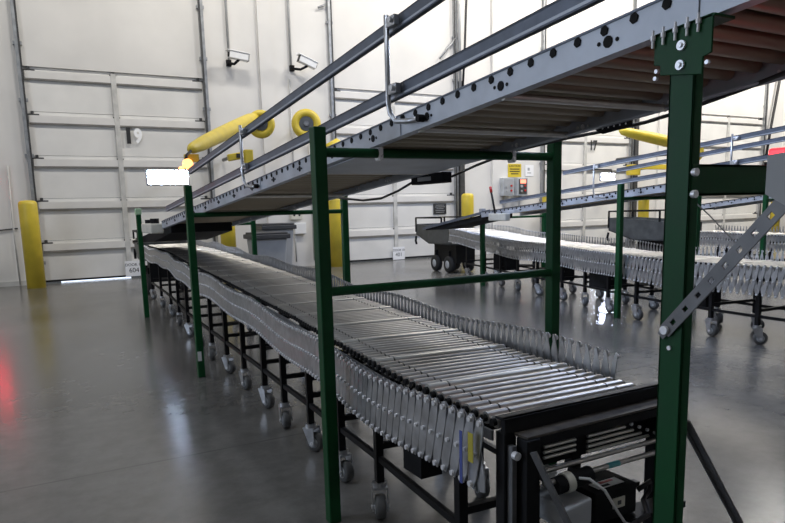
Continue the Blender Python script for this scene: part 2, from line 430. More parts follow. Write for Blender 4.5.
# dock lights: yellow swing arms with a round head
def dock_light(hx, hy, hz, tip, lab, ax=(-.35, -1, 0), R=.20, arm=(.085, .085)):
    t = thing('dock_light', (hx, hy, hz), lab, 'dock light', 'dock lights')
    b = MB('yellow'); b.torus((hx, hy, hz), ax, R*.74, R*.30, n=32, k=12)
    b.lathe(V((hx, hy, hz)) - V(ax).normalized()*.06, ax, [(R*.95, -.03), (R*1.03, .02), (R*1.0, .08)], n=32); b.build('head_ring', t)
    b = MB('dgrey'); b.cyl(V((hx, hy, hz)) - V(ax).normalized()*.02, V((hx, hy, hz)) + V(ax).normalized()*.05, R*.5, n=20)
    b.cyl(V((hx, hy, hz)) + V(ax).normalized()*.05, V((hx, hy, hz)) + V(ax).normalized()*.09, R*.18, n=12, m='flat_bar'); b.build('hub', t)
    b = MB('dgrey'); b.tube([(hx, hy + .05, hz), (hx + .05, (hy + YW)/2, hz + .02), (hx + .1, YW - .06, hz)], .04); b.build('wall_arm', t)
    if tip:
        tp = V(tip); h = V((hx, hy + .17, hz + R*.62))
        b = MB('yellow'); pts = [h + (tp - h)*q for q in (.02, .15, .4, .65, .85, .96, 1)]
        b.tube(pts, [arm[1]*k_ for k_ in (.75, 1, 1, .92, .8, .6, .2)], n=16); b.build('arm_cover', t)
        b = MB('dgrey'); mid = pts[1] + (pts[2] - pts[1])*.4 + V((-.03, -.10, -.01)); d = (pts[3] - pts[1]).normalized(); b.bar(mid - d*.09, mid + d*.09, .012, .022); b.build('badge', t)
    return t
arm_light = dock_light(3.28, 9.9, 2.31, (1.66, 7.5, 1.69), 'yellow dock light with long arm carrying the bright white panel', arm=(.085, .10))
dock_light(4.37, 10.8, 2.46, None, 'yellow round dock light head right of the long-armed one', R=.24)
dock_light(12.35, 9.3, 2.02, (10.5, 9.6, 2.42), 'yellow dock light arm beside the number 17 door', R=.22, arm=(.1, .115))
t = thing('dock_light', (4.85, 11.2, 1.9), 'small yellow lamp head just right of the near green frame top', 'dock light', 'dock lights')
b = MB('yellow'); b.tube([(4.62, 10.6, 2.06), (4.8, 10.6, 2.10), (5.05, 10.6, 1.98), (5.15, 10.6, 1.92)], [.05, .12, .10, .03], n=12); b.build('lamp_head', t)
b = MB('dgrey'); b.tube([(4.8, 10.6, 2.08), (4.85, 11.0, 2.1), (4.85, YW - .05, 2.1)], .03); b.build('wall_arm', t)
t = thing('dock_light', (2.55, 9.6, 1.9), 'small yellow lamp bracket below the long-armed dock light', 'dock light', 'dock lights')
b = MB('yellow'); b.bar((2.72, 9.8, 1.80), (3.05, 9.8, 1.86), .1, .10); b.box((2.95, 9.72, 1.72), (3.08, 9.88, 1.92)); b.build('lamp_head', t, .015)
b = MB('dgrey'); b.tube([(3.0, 9.85, 1.84), (3.05, 10.6, 1.9), (3.1, YW - .05, 1.9)], .03); b.build('wall_arm', t)
b = MB('ink'); b.box((2.83, 9.735, 1.80), (2.90, 9.75, 1.86)); b.build('lens', t)
t = thing('dock_light', (10.9, 9.6, 1.75), 'small yellow bracket light between the rails of the second conveyor', 'dock light', 'dock lights')
b = MB('yellow'); b.box((12.0, 10.6, 1.62), (12.3, 10.75, 1.85)); b.box((12.4, 10.6, 1.75), (13.2, 10.7, 1.86)); b.build('lamp_head', t, .01)
b = MB('dgrey'); b.tube([(12.9, 10.65, 1.8), (13.0, YW - .05, 1.8)], .03); b.build('wall_arm', t)

# signal lamp on the wall, just out of the picture: its red shows in the floor
t = thing('dock_signal_lamp', (-.472, YW, 1.4), 'red dock signal lamp on the wall left of the left door', 'signal lamp')
b = MB('black_rough'); b.box((-.56, YW - .10, 1.30), (-.385, YW - .002, 1.72)); b.build('housing', t)
b = MB('red_signal'); b.cyl((-.472, YW - .115, 1.55), (-.472, YW - .10, 1.55), .08, n=20); b.build('lens', t)

# bins
def bin_(x, y, w, h, lab):
    t = thing('waste_bin', (x, y, 0), lab, 'bin', 'grey bins by the wall')
    b = MB('grey'); a = w/2; c = a*.82
    pts = [(x-c,y-c,0),(x+c,y-c,0),(x+c,y+c,0),(x-c,y+c,0),(x-a,y-a,h),(x+a,y-a,h),(x+a,y+a,h),(x-a,y+a,h)]
    b.verts_faces(pts, [(0,3,2,1),(4,5,6,7),(0,1,5,4),(1,2,6,5),(2,3,7,6),(3,0,4,7)]); b.build('bin_body', t, .02)
    b = MB('lid'); b.box((x-a-.04, y-a-.04, h), (x+a+.04, y+a+.04, h+.07)); b.box((x-a-.01, y-a-.01, h+.07), (x+a+.01, y+a+.01, h+.10)); b.build('lid', t, .012)
bin_(3.32, 10.05, .50, .60, 'grey bin with charcoal lid, the nearer and lower of the two by the wall')
bin_(3.68, 10.75, .52, .72, 'grey bin with charcoal lid, the taller one closer to the wall')

# ------------------------------------------------------------------ green support frames
def frame(pl, pr, w, h, bars, lab, cap=None, holes=True, hr=None, clamps=()):
    """two posts joined by tubes; pl, pr = (x, y)"""
    t = thing('support_frame', (pl[0], pl[1], 0), lab, 'support frame', 'green support frames under the conveyors')
    ps = [(pl, h)] + ([(pr, hr or h)] if pr else [])
    for (x, y), hh in ps:
        b = MB('green'); b.box((x - w/2, y - w/2, 0), (x + w/2, y + w/2, hh))
        b.build('post', t, .004)
        if cap:
            b = MB(cap); b.box((x - w*.62, y - w*.62, hh - .01), (x + w*.62, y + w*.62, hh + .05)); b.build('cap', t, .006)
    if pr:
        for z in bars:
            b = MB('green'); b.cyl((pl[0] + w/2, pl[1], z), (pr[0] - w/2, pr[1], z), .0145, n=14); b.build('crossbar', t)
        for x in clamps:
            b = MB('bolt'); z = bars[0]
            b.bar((x, pl[1], z - .017), (x, pl[1], z + .018), .014, .031, up=(0, 1, 0)); b.cyl((x, pl[1] - .016, z - .018), (x, pl[1] + .016, z - .018), .005)
            b.build('clamp', t)
    return t
frame((.795, 1.88), (1.725, 1.88), .040, 1.247, (1.174, .752), 'tall green frame nearest the camera straddling the main conveyor', clamps=(1.0, 1.528))
fb = frame((.885, 4.10), (1.905, 4.10), .042, 1.17, (.996,), 'green frame straddling the main conveyor halfway, its left post under the light panel')
b = MB('paper'); b.box((.866, 4.0782, .105), (.890, 4.079, .165)); b.build('sticker', fb)
frame((1.0, 6.90), (2.14, 6.90), .045, 1.02, (.89,), 'green frame with pale caps at the far end of the main conveyor', cap='green_cap', hr=.93)
frame((4.52, 4.10), (5.54, 4.10), .045, 1.165, (1.040,), 'green frame under the second conveyor left of the thick green column')
frame((5.10, 6.85), (6.12, 6.85), .05, .93, (.86,), 'slim green frame beside the far hopper cart', cap='grey')
frame((8.03, 5.0), (9.2, 5.0), .05, 1.1, (1.0,), 'green frame at the third conveyor behind the thick green column')

# ------------------------------------------------------------------ incline conveyors
def incline(x0, x1, y0, y1, dz, lab, slope=.081, base=1.345, detail=True, rails=(), posts=(), rpitch=.068, group='inclined roller conveyors'):
    zb = lambda y: base + dz - slope*y
    H = .057
    t = thing('incline_conveyor', (x0, y1, zb(y1)), lab, 'conveyor', group)
    dirv = V((0, y1 - y0, zb(y1) - zb(y0))).normalized()
    nrm = V((0, slope, 1)).normalized()
    for x, s in ((x0, 1), (x1, -1)):
        b = MB('galv')
        # C channel, flanges turned inwards
        zc = H/2
        b.bar((x, y0, zb(y0) + zc), (x, y1, zb(y1) + zc), .008, H, up=nrm)
        b.bar((x + s*.012, y0, zb(y0) + H - .002), (x + s*.012, y1, zb(y1) + H - .002), .026, .004, up=nrm)
        b.bar((x + s*.012, y0, zb(y0) + .002), (x + s*.012, y1, zb(y1) + .002), .026, .004, up=nrm)
        b.bar((x - s*.001, y0, zb(y0) + H), (x - s*.001, y1, zb(y1) + H), .012, .004, up=nrm, m='rail')
        y = y0 + .03
        while y < y1 - .03:                      # axle ends seen as dark hexagons
            z = zb(y) + H*.80
            b.cyl((x - s*.0065, y, z), (x - s*.0035, y, z), .0095, 'hole', n=6)
            y += rpitch
        y = y0 + .25
        while y < y1 - .1:
            z = zb(y) + H*.42
            b.cyl((x - s*.006, y, z), (x - s*.0035, y, z), .011, 'hole', n=10)
            b.cyl((x - s*.006, y - .022, z), (x - s*.0035, y - .022, z), .004, 'hole', n=6)
            b.cyl((x - s*.006, y + .022, z), (x - s*.0035, y + .022, z), .004, 'hole', n=6)
            y += .315
        if s < 0:
            y = y0 + .25
            while y < y1 - .1:
                for dy, rr in ((0, .008), (-.022, .004), (.022, .004)): b.cyl((x - .0065, y + dy, zb(y) + H*.30), (x - .004, y + dy, zb(y) + H*.30), rr, 'bolt', n=8)
                y += .315
        # splice plate
        if detail:
            for ys in (.74, 1.70, 3.0):
                if ys < y1: b.bar((x - s*.0055, ys - .004, zb(ys) + H/2), (x - s*.0055, ys + .004, zb(ys) + H/2), .002, H*.96, up=nrm)
        b.build('side_rail', t)
    # rollers
    mb = MB('uroller'); mb.cyl((x0 + .012, 0, 0), (x1 - .012, 0, 0), .0185, n=14); mb.cyl((x0 + .002, 0, 0), (x1 - .002, 0, 0), .006, 'hole', n=6)
    me = mb.mesh('roller')
    y = y0 + .03
    ys = []
    while y < y1 - .03: ys.append(y); y += rpitch
    for y in ys:
        o = bpy.data.objects.new('roller', me); COL.objects.link(o)
        o.location = (0, y, zb(y) + H*.84); attach(o, t)
    b = MB('black_rough'); b.bar(((x0+x1)/2, y0 + .02, zb(y0 + .02) + H*1.18), ((x0+x1)/2, y1 - .02, zb(y1 - .02) + H*1.18), x1 - x0 - .03, .002, up=nrm); b.build('shade_sheet', t)  # black sheet added over the rollers to block ceiling light and darken the gaps
    # cross tubes under the rollers
    for y in [q for q in (.62, 1.25, 1.62, 2.45, 3.3, 4.2) if y0 < q < y1]:
        b = MB('axle'); b.cyl((x0 + .01, y, zb(y) + .005), (x1 - .01, y, zb(y) + .005), .010, n=10)
        b.build('cross_tube', t)
    if detail:
        b = MB('galv'); b.bar(((x0+x1)/2, 2.05, zb(2.05) - .004), ((x0+x1)/2, 2.42, zb(2.42) - .004), x1 - x0 - .04, .004, up=nrm); b.build('under_pan', t)
    for (x, ya, yb, f, m) in rails:
        b = MB('rail')
        za, zz = f(ya), f(yb)
        b.bar((x, ya, za + .017), (x, yb, zz + .017), .016, .034, up=(0, .08, 1))
        b.bar((x + .008, ya, za + .034), (x + .008, yb, zz + .034), .032, .003, up=(0, .08, 1))
        b.bar((x - .001, ya, za + .0365), (x - .001, yb, zz + .0365), .010, .004, up=(0, .08, 1), m='hole')
        b.bar((x - .0085, ya, za + .006), (x - .0085, yb, zz + .006), .002, .006, up=(0, .08, 1), m='galv')
        b.build('guard_rail', t)
    for (x, y, ztop, heights) in posts:
        b = MB('plate'); zr = zb(y) + H
        b.tube([(x - .028, y, ztop), (x - .028, y, zr + .035), (x - .026, y - .006, zr + .006), (x - .022, y - .03, zr - .018), (x - .016, y - .09, zr - .024), (x - .010, y - .15, zr - .024)], .0075, n=10)
        b.cyl((x - .024, y - .15, zr - .024), (x - .004, y - .15, zr - .024), .010, 'hole', n=8)
        b.build('rail_bracket', t)
        for zh in heights:
            b = MB('plate'); b.box((x - .032, y - .05, zh - .011), (x - .014, y + .004, zh + .018)); b.cyl((x - .042, y - .04, zh + .004), (x - .03, y - .04, zh + .004), .008, 'bolt'); b.build('rail_clamp', t, .003)
    return t, zb
top1 = lambda y: 1.643 - .088*y
mid1 = lambda y: 1.445 - .0788*y
i1, zb1 = incline(.98, 1.546, .36, 5.55, 0, 'inclined roller conveyor overhead, the large near one',
    rails=((.975, .36, 4.42, top1, 0), (.975, .36, 5.3, mid1, 0)), posts=((.975, 1.715, 1.535, (1.510, 1.330)), (.975, 3.17, 1.41, (1.375, 1.215))))
# tail of the incline
b = MB('black_rough'); b.prism([(1.035, 5.5, .95), (1.035, 5.5, .86), (1.035, 6.4, .76), (1.035, 7.7, .715), (1.035, 7.7, .735), (1.035, 6.3, .86)], (.49, 0, 0)); b.build('tail_shroud', i1)
b = MB('roller'); b.cyl((1.035, 7.72, .730), (1.525, 7.72, .730), .022, n=14); b.build('nose_roller', i1)
b = MB('cream'); b.box((.90, 5.62, .855), (1.0, 6.1, .935)); b.build('end_box', i1, .01)
b = MB('black_rough'); b.cyl((.95, 5.72, .935), (.95, 5.72, .975), .035); b.build('knob', i1)
b = MB('black_rough'); b.cyl((.95, 5.98, .935), (.95, 5.98, .965), .035); b.build('knob', i1)

top2 = lambda y: 1.688 - .082*y
mid2 = lambda y: 1.512 - .082*y
topR2 = lambda y: 1.700 - .083*y
i2, zb2 = incline(4.64, 5.206, .9, 6.25, .043, 'inclined roller conveyor in the middle distance, second from the left',
    rails=((4.635, .9, 4.92, top2, 0), (4.635, .9, 5.9, mid2, 0), (5.21, .9, 4.78, topR2, 0)), posts=((4.635, 3.15, 1.48, (1.44, 1.27)), (4.635, 4.5, 1.36, (1.33,))), detail=False)
b = MB('black_rough'); b.prism([(4.66, 6.2, .92), (4.66, 6.2, .865), (4.66, 7.1, .735), (4.66, 7.5, .715), (4.66, 7.5, .735)], (.39, 0, 0)); b.build('tail_shroud', i2)
b = MB('rail'); b.bar((4.645, 6.1, .955), (4.645, 7.55, .735), .012, .03); b.build('tail_guard', i2)
b = MB('cream'); b.box((4.56, 5.72, .845), (4.634, 6.02, .925)); b.build('end_box', i2, .01)
b = MB('black'); b.tube([(4.59, 5.93, .92), (4.59, 6.0, 1.16)], .012); lv = b.build('control_lever', i2)
b = MB('red_p'); b.tube([(4.59, 6.0, 1.155), (4.59, 6.015, 1.22)], .015); b.build('red_grip', lv)
i3, zb3 = incline(8.3, 8.87, 1.6, 6.3, .25, 'inclined roller conveyor at far right behind the green beam', slope=.115, detail=False,
    rails=((8.295, 1.6, 6.3, lambda y: 1.77 - .115*y, 0),), rpitch=.09)
b = MB('black_rough'); b.prism([(8.32, 6.27, .92), (8.32, 6.27, .885), (8.32, 6.6, .86), (8.32, 6.6, .875)], (.53, 0, 0)); b.build('tail_shroud', i3)

# legs for the far inclines
def stand(x0, x1, y, h, lab):
    t = thing('conveyor_stand', (x0, y, 0), lab, 'stand', 'black stands under the far inclines')
    for x in (x0, x1):
        b = MB('black'); b.box((x - .02, y - .02, 0), (x + .02, y + .02, h)); b.build('leg', t)
    b = MB('black'); b.box((x0 + .02, y - .015, h - .06), (x1 - .02, y + .015, h - .02)); b.build('crossbar', t)
stand(8.0, 9.12, 4.4, 1.0, 'black stand under the far right incline conveyor')

# ------------------------------------------------------------------ thick green column with its beam and strut
t = thing('support_column', (.98, .745, 0), 'thick green support column carrying the overhead conveyor at the right', 'column')
b = MB('green'); b.box((.955, .723, .01), (.960, .771, 1.246)); b.box((.955, .723, .01), (.977, .728, 1.246)); b.box((.955, .766, .01), (.977, .771, 1.246)); b.build('channel_post', t, .0015)
b = MB('green'); b.box((.92, .69, 0), (1.03, .80, .01)); b.build('foot_plate', t)
b = MB('green')
zt = lambda y: 1.340 - .081*y
b.prism([(.951, .693, zt(.693)), (.951, .693, 1.226), (.951, .708, 1.222), (.951, .708, 1.196), (.951, .787, 1.208), (.951, .787, 1.223), (.951, .800, 1.226), (.951, .800, zt(.800))], (.004, 0, 0))
b.prism([(.951, .690, zt(.690) - .001), (.951, .803, zt(.803) - .001), (.951, .803, zt(.803) - .006), (.951, .690, zt(.690) - .006)], (.05, 0, 0))
b.build('head_plate', t, .001)
for y, z, r in ((.746, 1.247, .0078), (.747, 1.217, .0078)):
    b = MB('bolt'); b.cyl((.9515, y, z), (.947, y, z), r, n=18); b.cyl((.947, y, z), (.944, y, z), r*.5, n=6); b.build('large_bolt', t)
for y in (.715, .735, .757, .78, .80):
    b = MB('bolt'); b.cyl((.947, y, zt(y) - .022), (.947, y, zt(y) + .006), .0022, n=8); b.cyl((.947, y, zt(y) - .010), (.947, y, zt(y) - .003), .0045, n=6); b.build('stud', t)
for y, z in ((.698, 1.212), (.794, 1.204), (.792, 1.215)):
    b = MB('bolt'); b.cyl((.953, y, z), (.947, y, z), .0035, n=10); b.build('bolt', t)
b = MB('bolt'); b.cyl((.956, .749, .752), (.952, .749, .752), .004, n=10); b.build('bolt', t)
b = MB('bolt'); b.cyl((.962, .724, 1.047), (.962, .716, 1.047), .0065, n=14); b.cyl((.962, .724, 1.012), (.962, .716, 1.012), .0065, n=14); b.build('bolt', t)
# beam to the right
b = MB('green'); b.box((.958, .722, 1.009), (1.42, .728, 1.060)); b.box((.975, .722, 1.055), (1.42, .75, 1.060)); b.box((.975, .722, 1.009), (1.42, .75, 1.014)); b.build('side_beam', t, .001)
b = MB('flat_bar')
zs0, zs1 = V((.9525, .757, .780)), V((.9525, .535, 1.030))
d = (zs1 - zs0).normalized(); n = V((0, -d.z, d.y))
L = (zs1 - zs0).length; hw = .0122; o3 = V((-.0015, 0, 0))
for sg in (1, -1): b.bar(zs0 + n*sg*(hw*.66) + o3, zs1 + n*sg*(hw*.66) + o3, .003, hw*.68, up=n)
cuts = [-.0122]
q = .020
while q < L - .02: cuts += [q, q + .010]; q += .034
cuts.append(L + .012)
for a_, b_ in zip(cuts[::2], cuts[1::2]): b.bar(zs0 + d*a_ + o3, zs0 + d*b_ + o3, .0028, hw*(1.25 if a_ < 0 else .7), up=n)
b.build('perforated_strut', t)
b = MB('bolt'); b.cyl((.950, .755, .783), (.944, .755, .783), .0075, n=14); b.build('bolt', t)
b = MB('grey'); b.prism([(.951, .592, 1.063), (.951, .48, 1.075), (.951, .48, .99), (.951, .56, .99), (.951, .592, 1.008)], (-.003, 0, 0)); b.build('gusset_plate', t)
b = MB('flat_bar'); b.bar((1.0, .745, .615), (1.30, .745, .205), .018, .004, up=(1, 0, 1)); b.bar((1.0, .752, .615), (1.30, .752, .205), .003, .014, up=(1, 0, 1)); b.build('foot_brace', t)

t = thing('red_lamp', (1.27, .735, 1.06), 'glowing red lamp on top of the green side beam', 'lamp')
b = MB('black_rough'); b.box((1.20, .715, 1.060), (1.33, .755, 1.068)); b.build('lamp_base', t)
b = MB('red_l'); b.box((1.205, .718, 1.068), (1.325, .752, 1.092)); b.build('lens', t, .004)

tubeobj('thin_cable', [(1.0, .76, 1.01), (1.06, .76, .975), (1.12, .76, .935), (1.19, .76, .89)], .0012, 'wire', 'thin pale cable slanting down behind the perforated strut', 'cable')
t = thing('power_box', (1.56, 2.5, 1.1), 'black power strip box slung under the right rail of the overhead conveyor', 'electrical box')
b = MB('black_rough'); b.box((1.553, 2.36, 1.105), (1.60, 2.62, 1.150)); b.build('box_body', t, .004)
b = MB('grey'); b.box((1.551, 2.45, 1.118), (1.5525, 2.56, 1.135)); b.build('label', t)
tubeobj('hanging_cable', [(1.575, 2.62, 1.125), (1.575, 2.78, 1.085), (1.575, 2.95, 1.055), (1.575, 3.15, 1.050), (1.575, 3.4, 1.066), (1.575, 3.75, 1.10), (1.575, 4.0, 1.105)], .006, 'cable', 'black cable looping down from the power strip box', 'cable')
tubeobj('hanging_cable', [(1.60, 2.36, 1.13), (1.61, 2.2, 1.165), (1.62, 2.0, 1.200), (1.62, 1.7, 1.220), (1.60, 1.50, 1.222), (1.58, 1.35, 1.226), (1.56, 1.2, 1.240), (1.54, 1.0, 1.268), (1.40, .80, 1.266), (1.2, .62, 1.280)], .0055, 'cable', 'black cable running along under the right rail of the overhead conveyor', 'cable')
t = thing('cable_bracket', (1.56, 1.6, 1.2), 'black perforated bracket under the overhead conveyor left of the thick green column', 'bracket')
b = MB('black'); b.prism([(1.556, 1.38, 1.240), (1.556, 1.53, 1.229), (1.556, 1.49, 1.208), (1.556, 1.38, 1.218)], (.006, 0, 0))
b.build('bracket_plate', t)
b = MB('paper')
for i in range(5): b.cyl((1.5555, 1.40 + i*.022, 1.228 - i*.001), (1.5562, 1.40 + i*.022, 1.228 - i*.001), .003, n=8)
b.build('rivet', t)

# light panels at the incline ends
def light_head(t, x0, x1, y, z0, z1, m, hook):
    """flat light panel facing the aisle, carried by an arm"""
    b = MB('lgrey'); b.box((x0, y - .004, z0), (x1, y + .04, z1)); hd = b.build('light_panel', t, .012)
    b = MB(m); b.box((x0 + .018, y - .012, z0 + .018), (x1 - .018, y - .004, z1 - .018)); b.build('lens', hd, .004)
    b = MB('black'); b.tube([((x1 - .04), y + .03, z1 - .03)] + list(hook), .016); b.build('mount_arm', t)
light_head(arm_light, 1.165, 1.60, 7.30, 1.305, 1.475, 'led', [(1.60, 7.36, 1.62), (1.68, 7.5, 1.68)])
t = thing('dock_light', (10.05, YW, 1.5), 'white dock light panel glowing beside the number 17 door above the second conveyor', 'dock light', 'dock lights')
light_head(t, 9.86, 10.24, 9.45, 1.435, 1.595, 'led_far', [(10.3, 9.6, 1.66), (10.6, 10.4, 1.72), (10.9, YW - .05, 1.74)])
b = MB('amber'); b.cyl((1.60, 7.34, 1.53), (1.60, 7.32, 1.53), .055, n=18); b.cyl((1.53, 7.33, 1.475), (1.53, 7.31, 1.475), .03, n=14); b.build('amber_lamp', arm_light)
b = MB('yellow'); b.box((1.60, 7.40, 1.56), (1.74, 7.5, 1.64)); b.build('arm_tip', arm_light)

# ------------------------------------------------------------------ flexible conveyors
def catmull(P, n=24):
    out = []
    Q = [P[0]*2 - P[1]] + P + [P[-1]*2 - P[-2]]
    for i in range(1, len(Q) - 2):
        for k in range(n):
            u = k / n; a, b_, c, d_ = Q[i-1], Q[i], Q[i+1], Q[i+2]
            out.append(.5*((2*b_) + (c - a)*u + (2*a - 5*b_ + 4*c - d_)*u*u + (3*b_ - a - 3*c + d_)*u**3))
    out.append(P[-1]); return out
class Path:
    def __init__(s, P):
        s.p = catmull([V(q) for q in P]); s.l = [0]
        for a, b_ in zip(s.p, s.p[1:]): s.l.append(s.l[-1] + (V((b_.x, b_.y, 0)) - V((a.x, a.y, 0))).length)
        s.len = s.l[-1]
    def at(s, q):
        q = min(max(q, 0), s.len)
        import bisect
        i = min(max(bisect.bisect_right(s.l, q) - 1, 0), len(s.p) - 2)
        u = (q - s.l[i]) / max(1e-9, s.l[i+1] - s.l[i])
        p = s.p[i].lerp(s.p[i+1], u)
        a, b_ = s.p[max(i-2, 0)], s.p[min(i+3, len(s.p)-1)]
        t = V((b_.x - a.x, b_.y - a.y, 0)).normalized()
        return p, t, V((-t.y, t.x, 0))
    def s_at_y(s, y):
        for i in range(len(s.p)-1):
            if s.p[i].y <= y <= s.p[i+1].y: return s.l[i]
        return s.len

HW = .235           # half length of a roller
def flex(name, pts, leg_ys, lab, pitch=.036, near_count=100, big_every=9, wave=.010, s0=0.0, boxes=(), simple=False, lim=None, cs=1.0, lw=.0165, bolts=True):
    pa = Path(pts)
    p0 = pa.at(0)[0]
    t = thing(name, (p0.x, p0.y, 0), lab, 'conveyor', 'flexible roller conveyors on wheels')
    n = int((pa.len - s0) / pitch)
    def wob(i, side): return wave * math.sin(i*.21 + side*1.3) + wave*.6*math.sin(i*.083 + 1)
    # rollers
    def roller_geo(mb, M4=None, big=False):
        r = .0165 if big else .0140
        segs = [(-HW, -HW + .010, r*.6, 'hole'), (-HW + .010, -HW + .066, r, None), (-HW + .066, -HW + .071, r*.8, 'hole'),
                (-HW + .071, HW - .071, r, None), (HW - .071, HW - .066, r*.8, 'hole'), (HW - .066, HW - .010, r, None), (HW - .010, HW, r*.6, 'hole')]
        for a, b_, rr, m in segs:
            mm = m or ('axle' if big else 'roller')
            p, q = V((a, 0, 0)), V((b_, 0, 0))
            if M4 is not None: p, q = M4 @ p, M4 @ q
            mb.cyl(p, q, rr, mm, n=12 if M4 is None else 8)
    mbs = MB('roller'); roller_geo(mbs); me_r = mbs.mesh('roller')
    mbs = MB('axle'); roller_geo(mbs, big=True); me_b = mbs.mesh('roller')
    rest = MB('roller'); nrest = 0
    for i in range(n):
        p, tg, nl = pa.at(s0 + i*pitch + pitch*.5)
        big = i % big_every == big_every - 1
        ang = math.atan2(-nl.y, -nl.x)
        zz = p.z - .0140 + (.002 if big else 0)
        if i < near_count:
            o = bpy.data.objects.new('roller', me_b if big else me_r); COL.objects.link(o)
            o.location = (p.x, p.y, zz); o.rotation_euler.z = ang; attach(o, t)
        else:
            roller_geo(rest, Matrix.Translation((p.x, p.y, zz)) @ Matrix.Rotation(ang, 4, 'Z'), big); nrest += 1
    if nrest:
        o = rest.build('far_rollers', t); o['kind'] = 'stuff'
    # scissor link plates
    LIM = lim or {1: (-.165, -.018), -1: (-.130, .044)}       # pivots below / above the bed surface, outer and inner side
    def link(mb, i, side, kind, mm):
        a, ta, na = pa.at(s0 + i*pitch); b_, tb, nb = pa.at(s0 + (i+1)*pitch)
        off = HW + (.036 if side > 0 else .020) + (.0045 if kind else 0)
        wa, wb = wob(i, side), wob(i+1, side); ZL, ZH = LIM[side]
        A_ = a + na*side*off; B_ = b_ + nb*side*off
        if kind == 0: P, Q = A_ + V((0,0,ZL + wa)), B_ + V((0,0,ZH + wb))
        else: P, Q = B_ + V((0,0,ZL + wb)), A_ + V((0,0,ZH + wa))
        nn = (na*side).normalized(); d_ = (Q - P).normalized(); sd = d_.cross(nn).normalized()
        w = lw if side > 0 else lw*.46; e = .008
        poly = [P - d_*e - sd*w*.55, P - d_*e + sd*w*.55, P + d_*.02 + sd*w, Q - d_*.03 + sd*w, Q + d_*e*.2 + sd*w*.7, Q + d_*e*1.4 + sd*w*.25, Q + d_*e*1.4 - sd*w*.25, Q + d_*e*.2 - sd*w*.7, Q - d_*.035 - sd*w, P + d_*.02 - sd*w]
        mb.prism(poly, nn*.0028, mm)
        if kind:
            C = (P + Q)/2
            for c, r in ((P, .0066), (Q, .0066), (C, .0056)):
                mb.cyl(c + nn*.0028, c + nn*.0085, r, 'bolt', n=8)
    per = 50 if not simple else 30
    restl = MB('plate'); nrestl = 0
    for side in (1, -1):
        for i in range(n):
            if side < 0 and i < 4 and not simple: continue
            if i < per // 2 + (4 if side < 0 else 0):
                for kd in (0, 1):
                    mb = MB('plate'); link(mb, i, side, kd, 'plate'); mb.build('link_plate', t)
            else:
                for kd in (0, 1): link(restl, i, side, kd, 'plate')
                nrestl += 1
    if nrestl:
        o = restl.build('far_link_plates', t); o['kind'] = 'stuff'
    # inner carriers under the rollers
    for side in (1, -1):
        mb = MB('plate')
        q = s0
        while q < pa.len - .12:
            a, ta, na = pa.at(q); b_, tb, nb = pa.at(q + .12)
            mb.bar(a + na*side*(HW + .010) + V((0,0,-.036)), b_ + nb*side*(HW + .010) + V((0,0,-.036)), .006, .022); q += .12
        mb.build('side_carrier', t)
    # legs with casters
    me_c = None
    prev = None
    for j, y in enumerate(leg_ys):
        q = pa.s_at_y(y)
        p, tg, nl = pa.at(q)
        feet = []
        for side in (1, -1):
            off = HW - .01 if simple else min(.25, .185 + max(0, y - 1.8)*.06)
            f = p + nl*side*off; feet.append(f)
            b = MB('black'); b.bar((f.x, f.y, .105*cs), (f.x, f.y, p.z - .055), .024*(.5 + .5*cs), .024*(.5 + .5*cs), up=tg); b.build('leg', t)
            # caster
            ang = (.5, -.3, .25, .7, -.1, .4, .2)[(j + (side < 0)*3) % 7] + math.atan2(tg.y, tg.x)
            fw = V((math.cos(ang), math.sin(ang), 0)); lt = V((-fw.y, fw.x, 0))
            g = cs
            hub = V((f.x, f.y, .036*g)) - fw*.018*g
            F0 = V((f.x, f.y, .092*g))
            b = MB('plate'); b.cyl((f.x, f.y, .088*g), (f.x, f.y, .106*g), .022*g, n=12)
            for sg in (1, -1):
                o_ = lt*sg*.021*g
                b.prism([F0 + fw*.022*g + o_, F0 - fw*.024*g + o_, hub - fw*.012*g + o_ + V((0,0,-.010*g)), hub + fw*.012*g + o_ + V((0,0,-.010*g))], lt*sg*.003*g)
            b.bar(V((f.x, f.y, .090*g)) - fw*.022*g, V((f.x, f.y, .090*g)) + fw*.022*g, .047*g, .006*g)
            b.cyl(hub - lt*.027*g, hub + lt*.027*g, .007*g, 'bolt', n=8)
            c = b.build('caster', t)
            b = MB('rubber'); b.lathe(hub - lt*.016*g, lt, [(r_*g, h_*g) for r_, h_ in ((.022, 0), (.033, .002), (.036, .008), (.036, .024), (.033, .030), (.022, .032))], n=20)
            b.lathe(hub - lt*.017*g, lt, [(.020*g, 0), (.020*g, .034*g)], 'lgrey', n=14); b.build('wheel', c)
        L_, R_ = feet
        for z, w in ((p.z - .10, .022), (.24, .020)):
            b = MB('black'); b.bar((L_.x, L_.y, z), (R_.x, R_.y, z), w, w); b.build('crossbar', t)
        if prev:
            for k_, side in ((0, 1), (1, -1)):
                a, c = prev[k_], feet[k_]
                b = MB('black'); b.bar((a.x, a.y, .20), (c.x, c.y, .20), .016, .020); b.build('side_brace', t)
            b = MB('black'); b.bar((prev[0].x, prev[0].y, .31), (feet[1].x, feet[1].y, .25), .016, .018); b.build('diagonal_brace', t)
        prev = feet
    return t, pa

